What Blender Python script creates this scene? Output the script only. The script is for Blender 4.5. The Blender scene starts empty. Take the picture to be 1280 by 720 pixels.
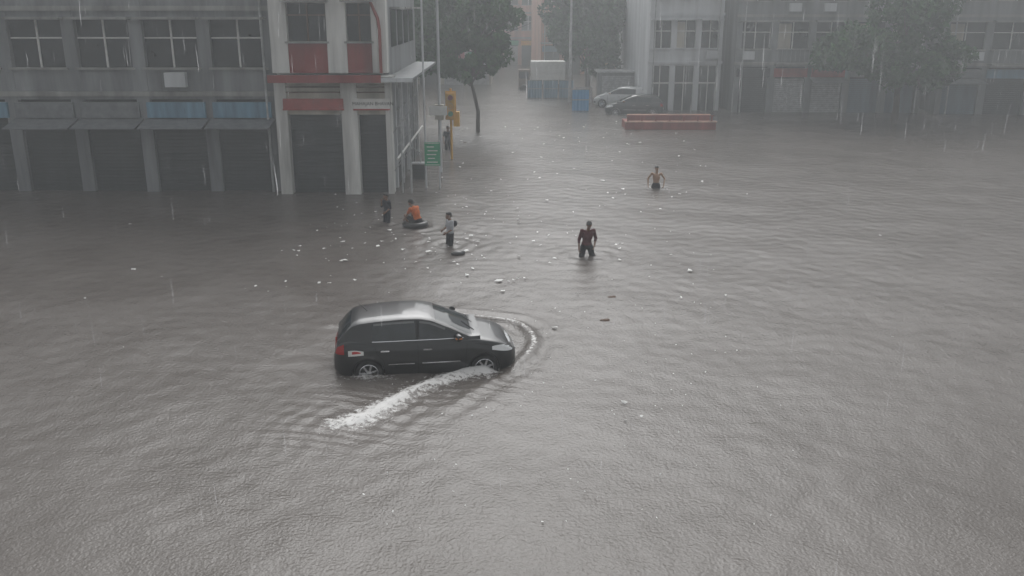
import bpy, math, random
import numpy as np
from mathutils import Vector, Matrix, Quaternion
random.seed(7); rng=np.random.default_rng(7)
S=bpy.context.scene
S.view_settings.view_transform='Standard'
try: S.view_settings.look='None'
except Exception: pass
S.view_settings.exposure=0
COL=S.collection

# ------------------------------------------------------------------ materials
def newmat(name):
    m=bpy.data.materials.new(name); m.use_nodes=True
    nt=m.node_tree; b=nt.nodes['Principled BSDF']; return m,nt,b
def mat(name,col,rough=.6,metal=0,var=.25,scale=3,bump=.0,streak=False,coat=0,spec=.5,bscale=None):
    m,nt,b=newmat(name)
    N=nt.nodes.new; L=nt.links.new
    tc=N('ShaderNodeTexCoord'); mp=N('ShaderNodeMapping')
    L(tc.outputs['Object'],mp.inputs[0])
    if streak: mp.inputs['Scale'].default_value=(1,1,.12)
    n=N('ShaderNodeTexNoise'); n.inputs['Scale'].default_value=scale; n.inputs['Detail'].default_value=4; n.inputs['Roughness'].default_value=.62
    L(mp.outputs[0],n.inputs['Vector'])
    r=N('ShaderNodeMapRange'); r.inputs['From Min'].default_value=.3; r.inputs['From Max'].default_value=.7
    r.inputs['To Min'].default_value=1-var; r.inputs['To Max'].default_value=1+var*.5
    L(n.outputs[0],r.inputs[0])
    mx=N('ShaderNodeVectorMath'); mx.operation='SCALE'; mx.inputs[0].default_value=col[:3]
    L(r.outputs[0],mx.inputs['Scale']); L(mx.outputs[0],b.inputs['Base Color'])
    b.inputs['Roughness'].default_value=rough; b.inputs['Metallic'].default_value=metal
    b.inputs['Coat Weight'].default_value=coat; b.inputs['Coat Roughness'].default_value=.06
    b.inputs['Specular IOR Level'].default_value=spec
    if bump>0:
        n2=N('ShaderNodeTexNoise'); n2.inputs['Scale'].default_value=bscale or scale*6; n2.inputs['Detail'].default_value=2
        L(tc.outputs['Object'],n2.inputs['Vector'])
        bp=N('ShaderNodeBump'); bp.inputs['Strength'].default_value=bump; bp.inputs['Distance'].default_value=.02
        L(n2.outputs[0],bp.inputs['Height']); L(bp.outputs[0],b.inputs['Normal'])
    return m
M={}
def wallmat(n,c,var=.5): M[n]=mat(n,c,.85,var=var,scale=1.2,streak=True)
wallmat('wall_white',(.62,.62,.6)); wallmat('wall_grey',(.20,.21,.22)); wallmat('wall_pink',(.48,.27,.20))
wallmat('wall_beige',(.52,.40,.19)); wallmat('wall_cream',(.44,.41,.35)); wallmat('wall_light',(.52,.54,.56),.25)
wallmat('red_panel',(.24,.03,.025)); wallmat('red_wall',(.27,.05,.035)); wallmat('concrete',(.28,.28,.27))
M['glass_dark']=mat('glass_dark',(.02,.024,.028),.12,var=.5,scale=.8)
M['dark']=mat('dark',(.014,.014,.016),.7)
M['shutter']=mat('shutter',(.03,.035,.04),.55,var=.4,scale=2,streak=True)
M['shutter_blue']=mat('shutter_blue',(.10,.15,.2),.55,var=.4,scale=2,streak=True)
M['steel']=mat('steel',(.3,.31,.32),.45,metal=.6,var=.4)
M['galv']=mat('galv',(.4,.41,.42),.5,var=.4,scale=4)
M['white']=mat('white',(.72,.72,.7),.5,var=.15)
M['sign_green']=mat('sign_green',(.01,.28,.13),.45,var=.15)
M['yellow']=mat('yellow',(.68,.36,.02),.5,var=.2)
M['blue']=mat('blue',(.05,.28,.55),.5,var=.25,streak=True)
M['blue2']=mat('blue2',(.12,.24,.34),.55,var=.35,streak=True)
M['brown']=mat('brown',(.12,.07,.045),.8,var=.4)
M['bark']=mat('bark',(.05,.04,.032),.9,var=.5,scale=4,bump=.6)
M['red_sign']=mat('red_sign',(.35,.05,.04),.6)
M['tarp']=mat('tarp',(.16,.17,.18),.6,var=.3)
M['rubber']=mat('rubber',(.02,.02,.02),.35,var=.4,scale=8)

# ------------------------------------------------------------------ builders
def link_obj(name,me,parent=None):
    o=bpy.data.objects.new(name,me); COL.objects.link(o)
    if parent: o.parent=parent
    return o
def mesh_from(name,V,F,mats,smooth=False,angle=None,mi=None):
    me=bpy.data.meshes.new(name); me.from_pydata([tuple(v) for v in V],[],F)
    for m in mats: me.materials.append(m)
    if mi is not None: me.polygons.foreach_set('material_index',mi)
    if smooth:
        me.polygons.foreach_set('use_smooth',[True]*len(me.polygons))
        if angle: me.set_sharp_from_angle(angle=math.radians(angle))
    me.update(); return me
class G:
    def __init__(s,name,loc=(0,0,0),rz=0,rx=0,ry=0,sc=1):
        s.e=bpy.data.objects.new(name,None); s.e.empty_display_size=.3; COL.objects.link(s.e)
        s.e.location=loc; s.e.rotation_euler=(rx,ry,rz); s.e.scale=(sc,sc,sc); s.p={}
    def add(s,part,m,V,F,smooth=False):
        d=s.p.setdefault(part,dict(m=m,V=[],F=[],s=smooth))
        o=len(d['V']); d['V']+= [tuple(v) for v in V]; d['F']+=[tuple(i+o for i in f) for f in F]
        d['s']=smooth
    def box(s,part,m,x0,x1,y0,y1,z0,z1,R=None,c=None):
        V=[(x,y,z) for x in(x0,x1) for y in(y0,y1) for z in(z0,z1)]
        if R is not None: V=[tuple(R@Vector(v)+Vector(c or (0,0,0))) for v in V]
        F=[(0,1,3,2),(4,6,7,5),(0,4,5,1),(2,3,7,6),(0,2,6,4),(1,5,7,3)]
        s.add(part,m,V,F)
    def tube(s,part,m,pts,rad,n=10):
        V,F=tubegeo(pts,rad,n); s.add(part,m,V,F,True)
    def lathe(s,part,m,prof,c,axis='Y',n=28):
        V=[];F=[];k=len(prof)
        for i in range(n):
            a=2*math.pi*i/n
            for r,h in prof:
                if axis=='Y': V.append((c[0]+r*math.cos(a),c[1]+h,c[2]+r*math.sin(a)))
                else: V.append((c[0]+r*math.cos(a),c[1]+r*math.sin(a),c[2]+h))
        for i in range(n):
            j=(i+1)%n
            for q in range(k-1): F.append((i*k+q,i*k+q+1,j*k+q+1,j*k+q))
        s.add(part,m,V,F,True)
    def done(s,bevel=0):
        for k,d in s.p.items():
            me=mesh_from(k,d['V'],d['F'],[d['m']],d['s'],40 if d['s'] else None)
            o=link_obj(k,me,s.e)
            if bevel and not d['s']:
                b=o.modifiers.new('b','BEVEL'); b.width=bevel; b.segments=2; b.limit_method='ANGLE'
        return s.e
def tubegeo(pts,rad,n=10):
    pts=[Vector(p) for p in pts]; V=[];F=[]
    if not hasattr(rad,'__len__'): rad=[rad]*len(pts)
    for i,p in enumerate(pts):
        d=(pts[min(i+1,len(pts)-1)]-pts[max(i-1,0)]).normalized()
        u=d.cross(Vector((0,1,0.013)));
        if u.length<.1: u=d.cross(Vector((1,0,0)))
        u.normalize(); w=d.cross(u)
        for j in range(n):
            a=2*math.pi*j/n; V.append(p+(u*math.cos(a)+w*math.sin(a))*rad[i])
    for i in range(len(pts)-1):
        for j in range(n):
            F.append((i*n+j,i*n+(j+1)%n,(i+1)*n+(j+1)%n,(i+1)*n+j))
    F.append(tuple(range(n-1,-1,-1))); F.append(tuple(range((len(pts)-1)*n,len(pts)*n)))
    return V,F

# ------------------------------------------------------------------ camera, light
cam=bpy.data.cameras.new('camera'); co=bpy.data.objects.new('camera',cam); COL.objects.link(co)
cam.sensor_width=36; cam.lens=32; cam.clip_end=6000
co.location=(0,0,7.08); co.rotation_euler=(math.radians(90-17.1),0,0); S.camera=co
EL=48
w=bpy.data.worlds.new('World'); S.world=w; w.use_nodes=True
nt=w.node_tree; bg=nt.nodes['Background']
sk=nt.nodes.new('ShaderNodeTexSky'); sk.sky_type='NISHITA'; sk.sun_disc=False
sk.sun_elevation=math.radians(EL); sk.sun_rotation=0; sk.dust_density=5; sk.air_density=1.5
hs=nt.nodes.new('ShaderNodeHueSaturation'); hs.inputs['Saturation'].default_value=.06
tn_=nt.nodes.new('ShaderNodeMix'); tn_.data_type='RGBA'; tn_.blend_type='MULTIPLY'; tn_.inputs[0].default_value=1; tn_.inputs[7].default_value=(.975,.99,1.0,1)
nt.links.new(sk.outputs[0],hs.inputs['Color']); nt.links.new(hs.outputs[0],tn_.inputs[6]); nt.links.new(tn_.outputs[2],bg.inputs[0]); bg.inputs[1].default_value=.15
su=bpy.data.lights.new('sun','SUN'); so=bpy.data.objects.new('sun',su); COL.objects.link(so)
su.energy=.8; su.angle=math.radians(50); su.color=(1,.995,.98)
so.rotation_euler=(math.radians(-(90-EL)),0,0)

# ------------------------------------------------------------------ ground
def depth_at(y): return -float(np.interp(y,[-50,14,19,25,30,60,400],[-.0+.2,.25,.29,.5,.55,.5,.35]))
def grid(name,xs,ys,zf,m):
    X,Y=np.meshgrid(xs,ys); Z=zf(X,Y); nx,ny=len(xs),len(ys)
    V=np.stack([X.ravel(),Y.ravel(),Z.ravel()],1)
    i=np.arange(nx-1)[None,:]+nx*np.arange(ny-1)[:,None]; i=i.ravel()
    F=np.stack([i,i+1,i+1+nx,i+nx],1)
    me=bpy.data.meshes.new(name); me.from_pydata(V.tolist(),[],F.tolist())
    for q in m: me.materials.append(q)
    me.polygons.foreach_set('use_smooth',[True]*len(me.polygons)); me.update()
    return link_obj(name,me),me,F
M['asphalt']=mat('asphalt',(.05,.05,.05),.9,var=.3)
grid('road',np.array([-4000,-100,-30,30,100,4000.]),np.array([-60,0,14,19,25,30,60,120,4000.]),
     lambda X,Y:np.vectorize(lambda y:-abs(depth_at(y)))(Y),[M['asphalt']])

# ------------------------------------------------------------------ flood water
def sp(a,b,st): return list(np.arange(a,b,st))
xs=np.array([-4000,-250,-120,-60,-40,-28]+sp(-20,-8,.6)+sp(-8,3.5,.05)+sp(3.5,8,.15)+sp(8,24,.8)+[24,30,45,60,120,250,4000.])
ys=np.array([-60,-20,-5,2,6]+sp(8,13,.12)+sp(13,22,.05)+sp(22,39,.13)+sp(39,60,.7)+sp(60,130,5)+[130,160,220,350,4000.])
def polydist(X,Y,P):
    best=np.full(X.shape,1e9); tt=np.zeros(X.shape); P=np.array(P); n=len(P)-1
    for i in range(n):
        a=P[i];b=P[i+1]; d=b-a; L=(d@d)
        t=np.clip(((X-a[0])*d[0]+(Y-a[1])*d[1])/L,0,1)
        D=np.hypot(X-a[0]-t*d[0],Y-a[1]-t*d[1]); k=D<best
        best=np.where(k,D,best); tt=np.where(k,(i+t)/n,tt)
    return best,tt
def smoothpoly(P,k=8):
    P=np.array(P); out=[]
    for i in range(len(P)-1):
        p0=P[max(i-1,0)];p1=P[i];p2=P[i+1];p3=P[min(i+2,len(P)-1)]
        for j in range(k):
            t=j/k; out.append(.5*((2*p1)+(-p0+p2)*t+(2*p0-5*p1+4*p2-p3)*t*t+(-p0+3*p1-3*p2+p3)*t**3))
    out.append(P[-1]); return np.array(out)
WAKE=smoothpoly([(-.60,17.35),(-.95,17.2),(-1.28,16.9),(-1.86,16.3),(-2.25,15.75),(-2.75,15.0),(-3.1,14.8)],5)
BOW=smoothpoly([(-3.2,20.9),(-1.8,20.75),(-.6,20.45),(.12,20.15),(.48,19.2),(.36,18.3),(-.1,17.3),(-.7,16.2),(-1.5,15.0),(-2.6,13.7)],5)
FARW=smoothpoly([(-.3,18.9),(-1.4,19.35),(-2.6,19.5),(-4.2,20.0)],4)
WADE=[(2.22,26.27),(-1.93,27.6),(-4.3,30.7),(-3.27,30.2),(5.92,37.0)]
fs={}
def zf(X,Y):
    Z=np.zeros(X.shape)
    d1,t1=polydist(X,Y,WAKE); d2,t2=polydist(X,Y,BOW); d3,t3=polydist(X,Y,FARW)
    Z+=.09*np.exp(-(d1/.17)**2)*(1-.5*t1); Z-=.03*np.exp(-((d1-.4)/.2)**2)*(1-t1)
    A2=np.clip(1.3-1.25*t2,0.12,1)
    Z+=A2*(.08*np.exp(-(d2/.13)**2)-.025*np.exp(-((d2-.28)/.13)**2)+.015*np.exp(-((d2-.55)/.12)**2))
    Z+=.03*np.exp(-(d3/.15)**2)
    near=np.exp(-(np.maximum(d1-.1,0)/1.1)**2)
    Z+=near*.016*np.sin(X*9.1+Y*7.3+2*np.sin(Y*3.1))*np.sin(Y*11.7-X*4.2+1.5*np.sin(X*2.3))
    for (a,b) in WADE:
        r=np.hypot(X-a,Y-b); Z+=.022*np.exp(-r/.9)*np.sin(r*12)*(r>.12)
    Z+=.008*np.sin(.9*X+1.7*Y)+.006*np.sin(2.1*X-1.1*Y+1)+.006*np.sin(1.3*Y+.4*X*np.sin(.2*Y))
    thick=.55+.45*np.cos((t1-.82)*5.2)**2
    fo=.66*np.exp(-(d1/(.10+.17*thick))**2)*(.5+.5*thick)+.30*np.exp(-(d1/.5)**2)
    fo+=np.exp(-(d2/.07)**2)*np.where((t2>.12)&(t2<.58),.62,.0)
    fw=np.hypot((X+.65)/.42,(Y-17.40)/.3); rw=np.hypot((X+2.9)/.55,(Y-17.0)/.28)
    fo+=.6*np.exp(-fw**2)+.6*np.exp(-rw**2)
    fo+=.3*np.exp(-(d3/.15)**2)
    fs['f']=fo.ravel(); return Z
def water_mat(name,foam):
    m,nt,b=newmat(name); N=nt.nodes.new; L=nt.links.new
    geo=N('ShaderNodeNewGeometry')
    def noise(scale,det,rough=.55,dist=0):
        n=N('ShaderNodeTexNoise'); n.inputs['Scale'].default_value=scale; n.inputs['Detail'].default_value=det; n.inputs['Roughness'].default_value=rough
        n.inputs['Distortion'].default_value=dist; L(geo.outputs['Position'],n.inputs['Vector']); return n.outputs[0]
    def ma(op,a,b_=None):
        k=N('ShaderNodeMath'); k.operation=op
        for i,v in enumerate([a,b_]):
            if v is None: continue
            if isinstance(v,(int,float)): k.inputs[i].default_value=v
            else: L(v,k.inputs[i])
        return k.outputs[0]
    cr=N('ShaderNodeValToRGB'); cr.color_ramp.elements[0].position=.3; cr.color_ramp.elements[0].color=(.096,.083,.074,1)
    cr.color_ramp.elements[1].position=.7; cr.color_ramp.elements[1].color=(.135,.121,.111,1); L(noise(.3,2,.6,1.0),cr.inputs[0])
    if foam:
        at=N('ShaderNodeAttribute'); at.attribute_name='foam'
        fm=ma('SUBTRACT',ma('MULTIPLY',noise(9,4,.75),2.6),.65)
        mask=N('ShaderNodeMapRange'); mask.interpolation_type='SMOOTHSTEP'
        L(ma('SUBTRACT',ma('ADD',at.outputs['Fac'],ma('MULTIPLY',fm,ma('MINIMUM',ma('MULTIPLY',at.outputs['Fac'],6),1))),1.0),mask.inputs[0])
        mask.inputs['From Min'].default_value=.02; mask.inputs['From Max'].default_value=.5
        mx=N('ShaderNodeMix'); mx.data_type='RGBA'; L(mask.outputs[0],mx.inputs[0]); L(cr.outputs[0],mx.inputs[6]); mx.inputs[7].default_value=(.66,.65,.64,1)
        L(mx.outputs[2],b.inputs['Base Color']); L(ma('ADD',ma('MULTIPLY',mask.outputs[0],.4),.27),b.inputs['Roughness'])
    else:
        L(cr.outputs[0],b.inputs['Base Color']); b.inputs['Roughness'].default_value=.27
    b.inputs['IOR'].default_value=1.34
    h=ma('ADD',ma('MULTIPLY',noise(2.4,0),.9),ma('MULTIPLY',noise(16,1,.7),.5))
    bp=N('ShaderNodeBump'); bp.inputs['Strength'].default_value=1; bp.inputs['Distance'].default_value=.028; L(h,bp.inputs['Height']); L(bp.outputs[0],b.inputs['Normal'])
    return m
wo,wm,WF=grid('flood_water',xs,ys,zf,[water_mat('muddy_water',False),water_mat('foamy_water',True)])
a=wm.attributes.new('foam','FLOAT','POINT'); a.data.foreach_set('value',fs['f'].astype(np.float32))
wm.polygons.foreach_set('material_index',(fs['f'][WF].max(1)>.01).astype(np.int32)); wm.update()

# ------------------------------------------------------------------ buildings
def building(name,loc,rz,w_,dep,floors,fh,bays,wall,trim='concrete',gfh=3.4,shops=True,balc=(),signs=('blue2','red_sign','white','sign_green','yellow'),pier=.5,seed=0,z0=-.6):
    r=random.Random(seed); g=G(name,loc,rz); W=M[wall]; T=M[trim]
    H=gfh+floors*fh
    g.box('core',W,0,w_,.35,dep,z0,H)
    g.box('glazing',M['glass_dark'],.05,w_-.05,.25,.345,gfh,H-.05)
    bw=w_/bays
    for i in range(bays+1):
        x=i*bw; a=max(0,x-pier/2); b_=min(w_,x+pier/2)
        if i==0: a,b_=0,pier*.75
        if i==bays: a,b_=w_-pier*.75,w_
        g.box('piers',W,a,b_,0,.345,z0,H)
    for f in range(floors):
        zb=gfh+f*fh; sill=zb+ .95; top=zb+fh-.45
        g.box('spandrels',W,.003,w_-.003,.02,.34,zb-.25,sill)
        g.box('bands',T,-.06,w_+.06,-.1,.05,zb-.12,zb+.06)
        g.box('lintels',W,.003,w_-.003,.02,.34,top,zb+fh-.24)
        for i in range(bays):
            x0=i*bw+pier/2; x1=(i+1)*bw-pier/2; xm=(x0+x1)/2
            g.box('frames',M['white'],xm-.03,xm+.03,.19,.25,sill,top)
            g.box('frames',M['white'],x0,x1,.2,.245,(sill+top)/2+.2,(sill+top)/2+.25)
            g.box('sills',T,x0-.1,x1+.1,-.12,.12,sill-.06,sill+.02)
            g.box('chajjas',T,x0-.15,x1+.15,-.45,.021,top+.02,top+.1)
            if balc=='all' or (i,f) in balc:
                g.box('balcony_slabs',T,x0-.2,x1+.2,-1.0,-.1,zb-.1,zb+.03)
                for k in range(9):
                    xx=x0-.18+(x1-x0+.36)*k/8; g.box('balcony_rails',M['steel'],xx-.015,xx+.015,-1.0,-.97,zb+.03,zb+.95)
                g.box('balcony_rails',M['steel'],x0-.2,x1+.2,-1.01,-.96,zb+.95,zb+1.0)
            elif r.random()<.35:
                xa=r.uniform(x0,max(x0+.01,x1-.8)); g.box('ac_units',M['wall_light'],xa,xa+.8,-.4,-.13,sill-.7,sill-.15)
            if r.random()<.3:
                g.box('curtains',M['wall_cream'],x0,x0+(x1-x0)*.45,.235,.248,sill,top-.1)
    g.box('parapet',T,-.05,w_+.05,-.05,.3,H,H+.9)
    for i in range(bays):
        x0=i*bw+pier/2; x1=(i+1)*bw-pier/2
        if shops=='glass':
            g.box('ground_glazing',M['glass_dark'],x0,x1,.2,.34,z0,gfh-.25); g.box('ground_frames',M['white'],x0,x1,.15,.198,1.9,1.98)
            g.box('ground_frames',M['white'],(x0+x1)/2-.03,(x0+x1)/2+.03,.14,.197,z0,gfh-.25)
        elif shops:
            sm=M[r.choice(['shutter','shutter_blue','shutter','galv'])] if shops!='dark' else M['shutter']
            k=int((gfh-.9)/.14)
            for q in range(k+4):
                z=z0+.14*q
                if z>gfh-1.0: break
                g.box('shutter_%d'%(i),sm,x0,x1,.20,.24+.0,z+.01,z+.13)
            g.box('shop_back',M['dark'],x0,x1,.25,.34,z0,gfh-.25)
            sg=r.choice(signs); g.box('sign_'+sg,M[sg],x0-.1,x1+.1,-.12,.06,gfh-.95,gfh-.35)
            if r.random()<.6: g.box('awnings',M['tarp'],x0-.2,x1+.2,-1.1,.1,0,.04,R=Matrix.Rotation(math.radians(14),3,'X'),c=(0,0,gfh-1.02))
        else: g.box('ground_wall',W,x0,x1,.05,.34,z0,gfh-.25)
    g.lathe('water_tank',M['dark'],[(0,1.4),(.25,1.38),(.55,1.15),(.6,.9),(.6,0)],(w_*.3,dep*.4,H+.3),'Z')
    for xx in (w_*.02+.25,w_-.3): g.tube('drain_pipes',M['galv'],[(xx,-.09,z0),(xx,-.09,H)],.05,8)
    g.done(); return g
building('pink_apartment_building',(-5.5,122,0),0,13,12,4,3.1,6,'wall_pink',balc={(1,0),(2,1),(4,0),(4,1)},seed=1)
building('shop_building',(-14,90,0),0,12,16,3,3.1,5,'wall_cream',balc={(3,0),(4,1)},seed=2)
building('shop_row_building',(-30,36.3,0),0,20.7,11,2,3.2,8,'wall_grey',seed=3,signs=('shutter','tarp','blue2'),shops='dark',gfh=3.9)
building('grey_apartment_building',(-27,74,0),0,16,12,3,3.2,6,'wall_grey',seed=13,signs=('shutter','tarp'))
building('apartment_building',(3.2,104,0),math.radians(4),7,12,4,3.1,3,'wall_pink',balc={(0,0),(1,1),(2,0)},seed=4)
building('beige_apartment_building',(9.6,88,0),0,7,10,3,3.0,3,'wall_beige',balc='all',seed=5,gfh=3.2)
building('office_building',(9.7,66.5,0),math.radians(2),5.2,16,3,3.3,3,'wall_light',trim='wall_light',seed=6,pier=.4,shops='glass')
building('corner_shop_building',(15.6,65.5,0),math.radians(-2),13,14,3,3.2,5,'wall_grey',seed=7,balc={(1,0),(2,0)},signs=('shutter','tarp','blue2','red_sign'))
building('residential_building',(29.5,64.5,0),math.radians(-6),24,12,3,3.2,8,'wall_grey',seed=8,balc={(1,0),(4,0)},signs=('shutter','tarp','blue2'))

# left corner building
g=G('corner_commercial_building',(0,35.7,0))
W=M['wall_white']; X0=-9.15
g.box('core',W,X0,-5.0,.6,11,-.6,10.5)
g.box('lane_wall',M['wall_grey'],-5.0,-4.80,.6,11,-.6,10.4)
g.box('corner_pilaster',W,-4.90,-4.68,0,.6,-.6,4.4); g.box('upper_corner',W,-5.1,-4.76,0,.6,4.7,10.5)
x=-4.83; first=True; n=0
while x>X0+1:
    wd=1.16 if first else 2.1; pl=.62 if first else .45
    a=x-wd
    for q in range(26):
        z=-.5+.14*q
        g.box('rolling_shutter_%d'%n,M['shutter'],a,x-.06,.42,.46,z+.008,z+.132)
    g.box('shutter_recess',M['dark'],a,x-.06,.5,.6,-.6,4.4)
    g.box('shop_pillars',W,a-pl,a,0,.6,-.6,4.4)
    g.box('shop_lintel',M['wall_cream'],a,x-.06,.1,.55,3.12,4.4)
    for zz in (3.95,4.15): g.box('lintel_rails',M['brown'],a-.05,x,.03,.1,zz,zz+.05)
    sg='white' if first else 'red_sign'
    g.box('name_board_'+sg,M[sg],a-.12,x+.1,-.09,.03,3.36,3.74)
    g.box('name_board_trim',M['red_sign'],a-.14,x+.12,-.095,.035,3.30,3.357)
    u0=a-.28 if first else a+.2; u1=u0+.95 if first else u0+1.5
    g.box('upper_wall',W,a-pl,u0,.0,.6,4.7,10.5); 
    g.box('upper_wall',W,u1,x+ (-.28 if first else 0),.0,.6,4.7,10.5)
    for f in range(2):
        zb=4.7+f*2.9
        g.box('red_spandrels',M['red_panel'],u0,u1,.06,.5,zb,zb+1.15)
        g.box('upper_glass',M['glass_dark'],u0,u1,.3,.36,zb+1.15,zb+2.55)
        g.box('upper_lintel',W,u0,u1,.05,.5,zb+2.55,zb+2.9)
        g.box('window_frames',M['brown'],(u0+u1)/2-.025,(u0+u1)/2+.025,.22,.3,zb+1.15,zb+2.55)
        g.box('window_frames',M['brown'],u0,u1,.22,.295,zb+2.1,zb+2.15)
        g.box('window_sills',M['concrete'],u0-.08,u1+.08,-.1,.2,zb+1.1,zb+1.17)
        g.box('shades',M['concrete'],u0-.12,u1+.12,-.4,.1,zb+2.6,zb+2.68)
    x=a-pl; first=False; n+=1
g.box('canopy',M['concrete'],X0,-4.5,-.85,.3,4.44,4.62)
g.box('canopy_edge',M['red_panel'],X0,-4.9,-.9,-.853,4.40,4.68); g.box('canopy_edge_end',M['wall_light'],-4.9,-3.72,-.9,-.853,4.42,4.58)
g.box('lane_canopy',M['tarp'],-4.76,-3.75,-.85,10.5,4.45,4.55)
g.tube('red_pipe',M['red_panel'],[(-5.0,-.06,4.7),(-5.0,-.06,6.3),(-5.05,-.06,6.7),(-5.3,-.06,7.3),(-5.3,-.06,10.4)],.06)
for yy in (1.4,3.6,5.8,8.0,10.2):
    g.box('lane_piers',M['wall_light'],-4.797,-4.66,yy-.12,yy+.12,-.6,4.44)
for yy in (1.6,3.8,6.0,8.2):
    for zz in (.9,1.6,2.3,3.0): g.box('lane_grille',M['steel'],-4.797,-4.74,yy,yy+1.8,zz,zz+.05)
    g.box('lane_openings',M['shutter'],-4.795,-4.76,yy,yy+1.8,-.6,.85)
    g.box('lane_windows',M['glass_dark'],-4.797,-4.77,yy+.1,yy+1.7,5.6,7.0)
    g.box('lane_window_shades',M['concrete'],-4.8,-4.4,yy,yy+1.8,7.05,7.12)
for yy in (2.6,7.4): g.tube('lane_pipes',M['galv'],[(-4.6,yy,-.6),(-4.6,yy,4.44)],.05,8)
g.tube('lane_pipe_run',M['white'],[(-4.55,.4,1.35),(-4.55,10.8,1.35)],.045,8)
for xx in (-4.35,-4.0): g.tube('canopy_posts',M['galv'],[(xx,.2,-.6),(xx,.2,4.45)],.03,8)
for (za,zb_) in ((.9,2.4),(2.4,3.9)): g.tube('canopy_braces',M['galv'],[(-4.65,.2,za),(-3.95,.2,zb_-.6)],.02,6)
g.box('parapet',M['concrete'],X0,-4.7,-.08,.55,10.5,11.4)
e=g.done()
def text(name,body,loc,size,m,parent=None,rz=0):
    c=bpy.data.curves.new(name,'FONT'); c.body=body; c.size=size; c.align_x='CENTER'; c.align_y='CENTER'; c.extrude=.004
    c.materials.append(m); o=bpy.data.objects.new(name,c); COL.objects.link(o); o.location=loc; o.rotation_euler=(math.pi/2,0,rz)
    if parent: o.parent=parent
    return o
text('board_lettering','MAHAJAN BHAVAN',(-5.36,-.097,3.55),.18,M['dark'],e)

# ------------------------------------------------------------------ street furniture
g=G('street_lamp',(4.55,73,0)); g.tube('pole',M['galv'],[(0,0,-.5),(0,0,5),(0,0,9.2)],[.13,.10,.07],12)
g.tube('arm',M['galv'],[(0,0,9.1),(-.5,0,9.6),(-1.6,0,9.8)],.04); g.box('lamp_head',M['steel'],-2.2,-1.5,-.12,.12,9.72,9.86); g.done(.01)
g=G('street_lamp',(-3.21,40.8,0)); g.tube('pole',M['wall_light'],[(0,0,-.5),(0,0,5),(0,0,9)],[.075,.065,.055],12)
g.tube('arm',M['galv'],[(0,0,8.9),(.5,0,9.3),(1.4,0,9.4)],.035); g.box('lamp_head',M['steel'],1.3,1.9,-.1,.1,9.33,9.45)
g.box('junction_box',M['wall_cream'],-.2,.2,-.14,.14,2.35,3.0); g.box('box_board',M['white'],-.45,.35,-.17,-.145,2.55,2.95); g.done(.008)
g=G('direction_sign',(-3.52,37.0,0)); g.tube('posts',M['wall_light'],[(0,0,-.5),(0,0,8.3)],.042,10); g.tube('posts',M['wall_light'],[(.56,0,-.5),(.56,0,1.95)],.03,10)
g.box('panel',M['sign_green'],-.03,.6,-.07,-.04,.93,1.88)
g.box('border',M['white'],0,.57,-.075,-.071,1.83,1.85); g.box('border',M['white'],0,.57,-.075,-.071,.96,.98)
for i,(a,b_) in enumerate([(.06,.36),(.1,.5),(.06,.44),(.1,.38),(.06,.5)]):
    g.box('lettering',M['white'],a,b_,-.076,-.071,1.68-i*.155,1.72-i*.155)
g.done()
g=G('traffic_signal',(-2.95,44.5,0)); g.tube('pole',M['yellow'],[(0,0,-.5),(0,0,3.4)],.06,10)
g.box('housing',M['yellow'],-.2,.2,-.28,-.07,2.0,3.2); g.box('backboard',M['yellow'],-.26,.26,-.065,-.045,1.92,3.28)
for i,cn in enumerate(['red_sign','yellow','sign_green']):
    g.lathe('lens_'+cn,M[cn],[(0,-.005),(.12,0),(.12,.03)],(0,-.30,2.98-i*.38),'Y',16); g.lathe('visors',M['dark'],[(.13,-.10),(.13,.02)],(0,-.29,2.98-i*.38),'Y',16)
g.box('controller',M['yellow'],.12,.42,-.15,.15,1.6,2.3)
g.done(.01)
g=G('utility_box',(-4.05,39.3,0)); g.box('cabinet',M['shutter'],-.25,.28,-.2,.2,-.5,.62); g.box('cap',M['galv'],-.3,.33,-.25,.25,.62,.68)
g.tube('conduit',M['galv'],[(.1,0,.68),(.1,0,1.1),(-.4,0,1.4)],.03); 
for zz in (.1,.25,.4): g.box('door_louvres',M['dark'],-.18,.2,-.212,-.203,zz,zz+.04)
g.done(.008)
def barricade(x,y,w_,h_,m_,rz=0,n=1):
    g=G('sheet_barricade',(x,y,0),rz)
    for i in range(n):
        a=-w_/2+i*w_/n; b_=a+w_/n-.06
        g.box('frame',M['steel'],a,a+.05,-.03,.03,-.5,h_+.05); g.box('frame',M['steel'],b_-.05,b_,-.03,.03,-.5,h_+.05)
        k=max(4,int((b_-a)/.12)); V=[];F=[]
        for q in range(k+1):
            xx=a+.05+(b_-a-.1)*q/k; yy=-.04+(.025 if q%2 else 0); V+=[(xx,yy,-.4),(xx,yy,h_)]
            if q: F.append((2*q-2,2*q,2*q+1,2*q-1))
        g.add('sheet',m_,V,F); g.box('rails',M['steel'],a,b_,-.075,-.045,h_*.5,h_*.5+.05); g.box('rails',M['steel'],a,b_,-.075,-.045,h_-.02,h_+.04)
    g.done()
barricade(4.95,66.5,1.35,1.5,M['blue']); barricade(3.2,76.5,3.9,1.4,M['blue2'],n=3); barricade(5.6,72,1.4,1.2,M['galv'],.2)
g=G('roadside_kiosk',(9.0,72.5,0)); g.box('cabin',M['wall_grey'],-2.2,2.0,0,2.2,-.4,2.3); g.box('roof',M['galv'],-2.4,2.2,-.4,2.4,2.3,2.42)
for q in range(14): g.box('shutter',M['galv'],-2.0,1.8,-.04,-.003,.1+q*.14,.22+q*.14)
g.done(.01)
g=G('low_brick_wall',(6.9,55.8,0)); LW=5.5
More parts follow.
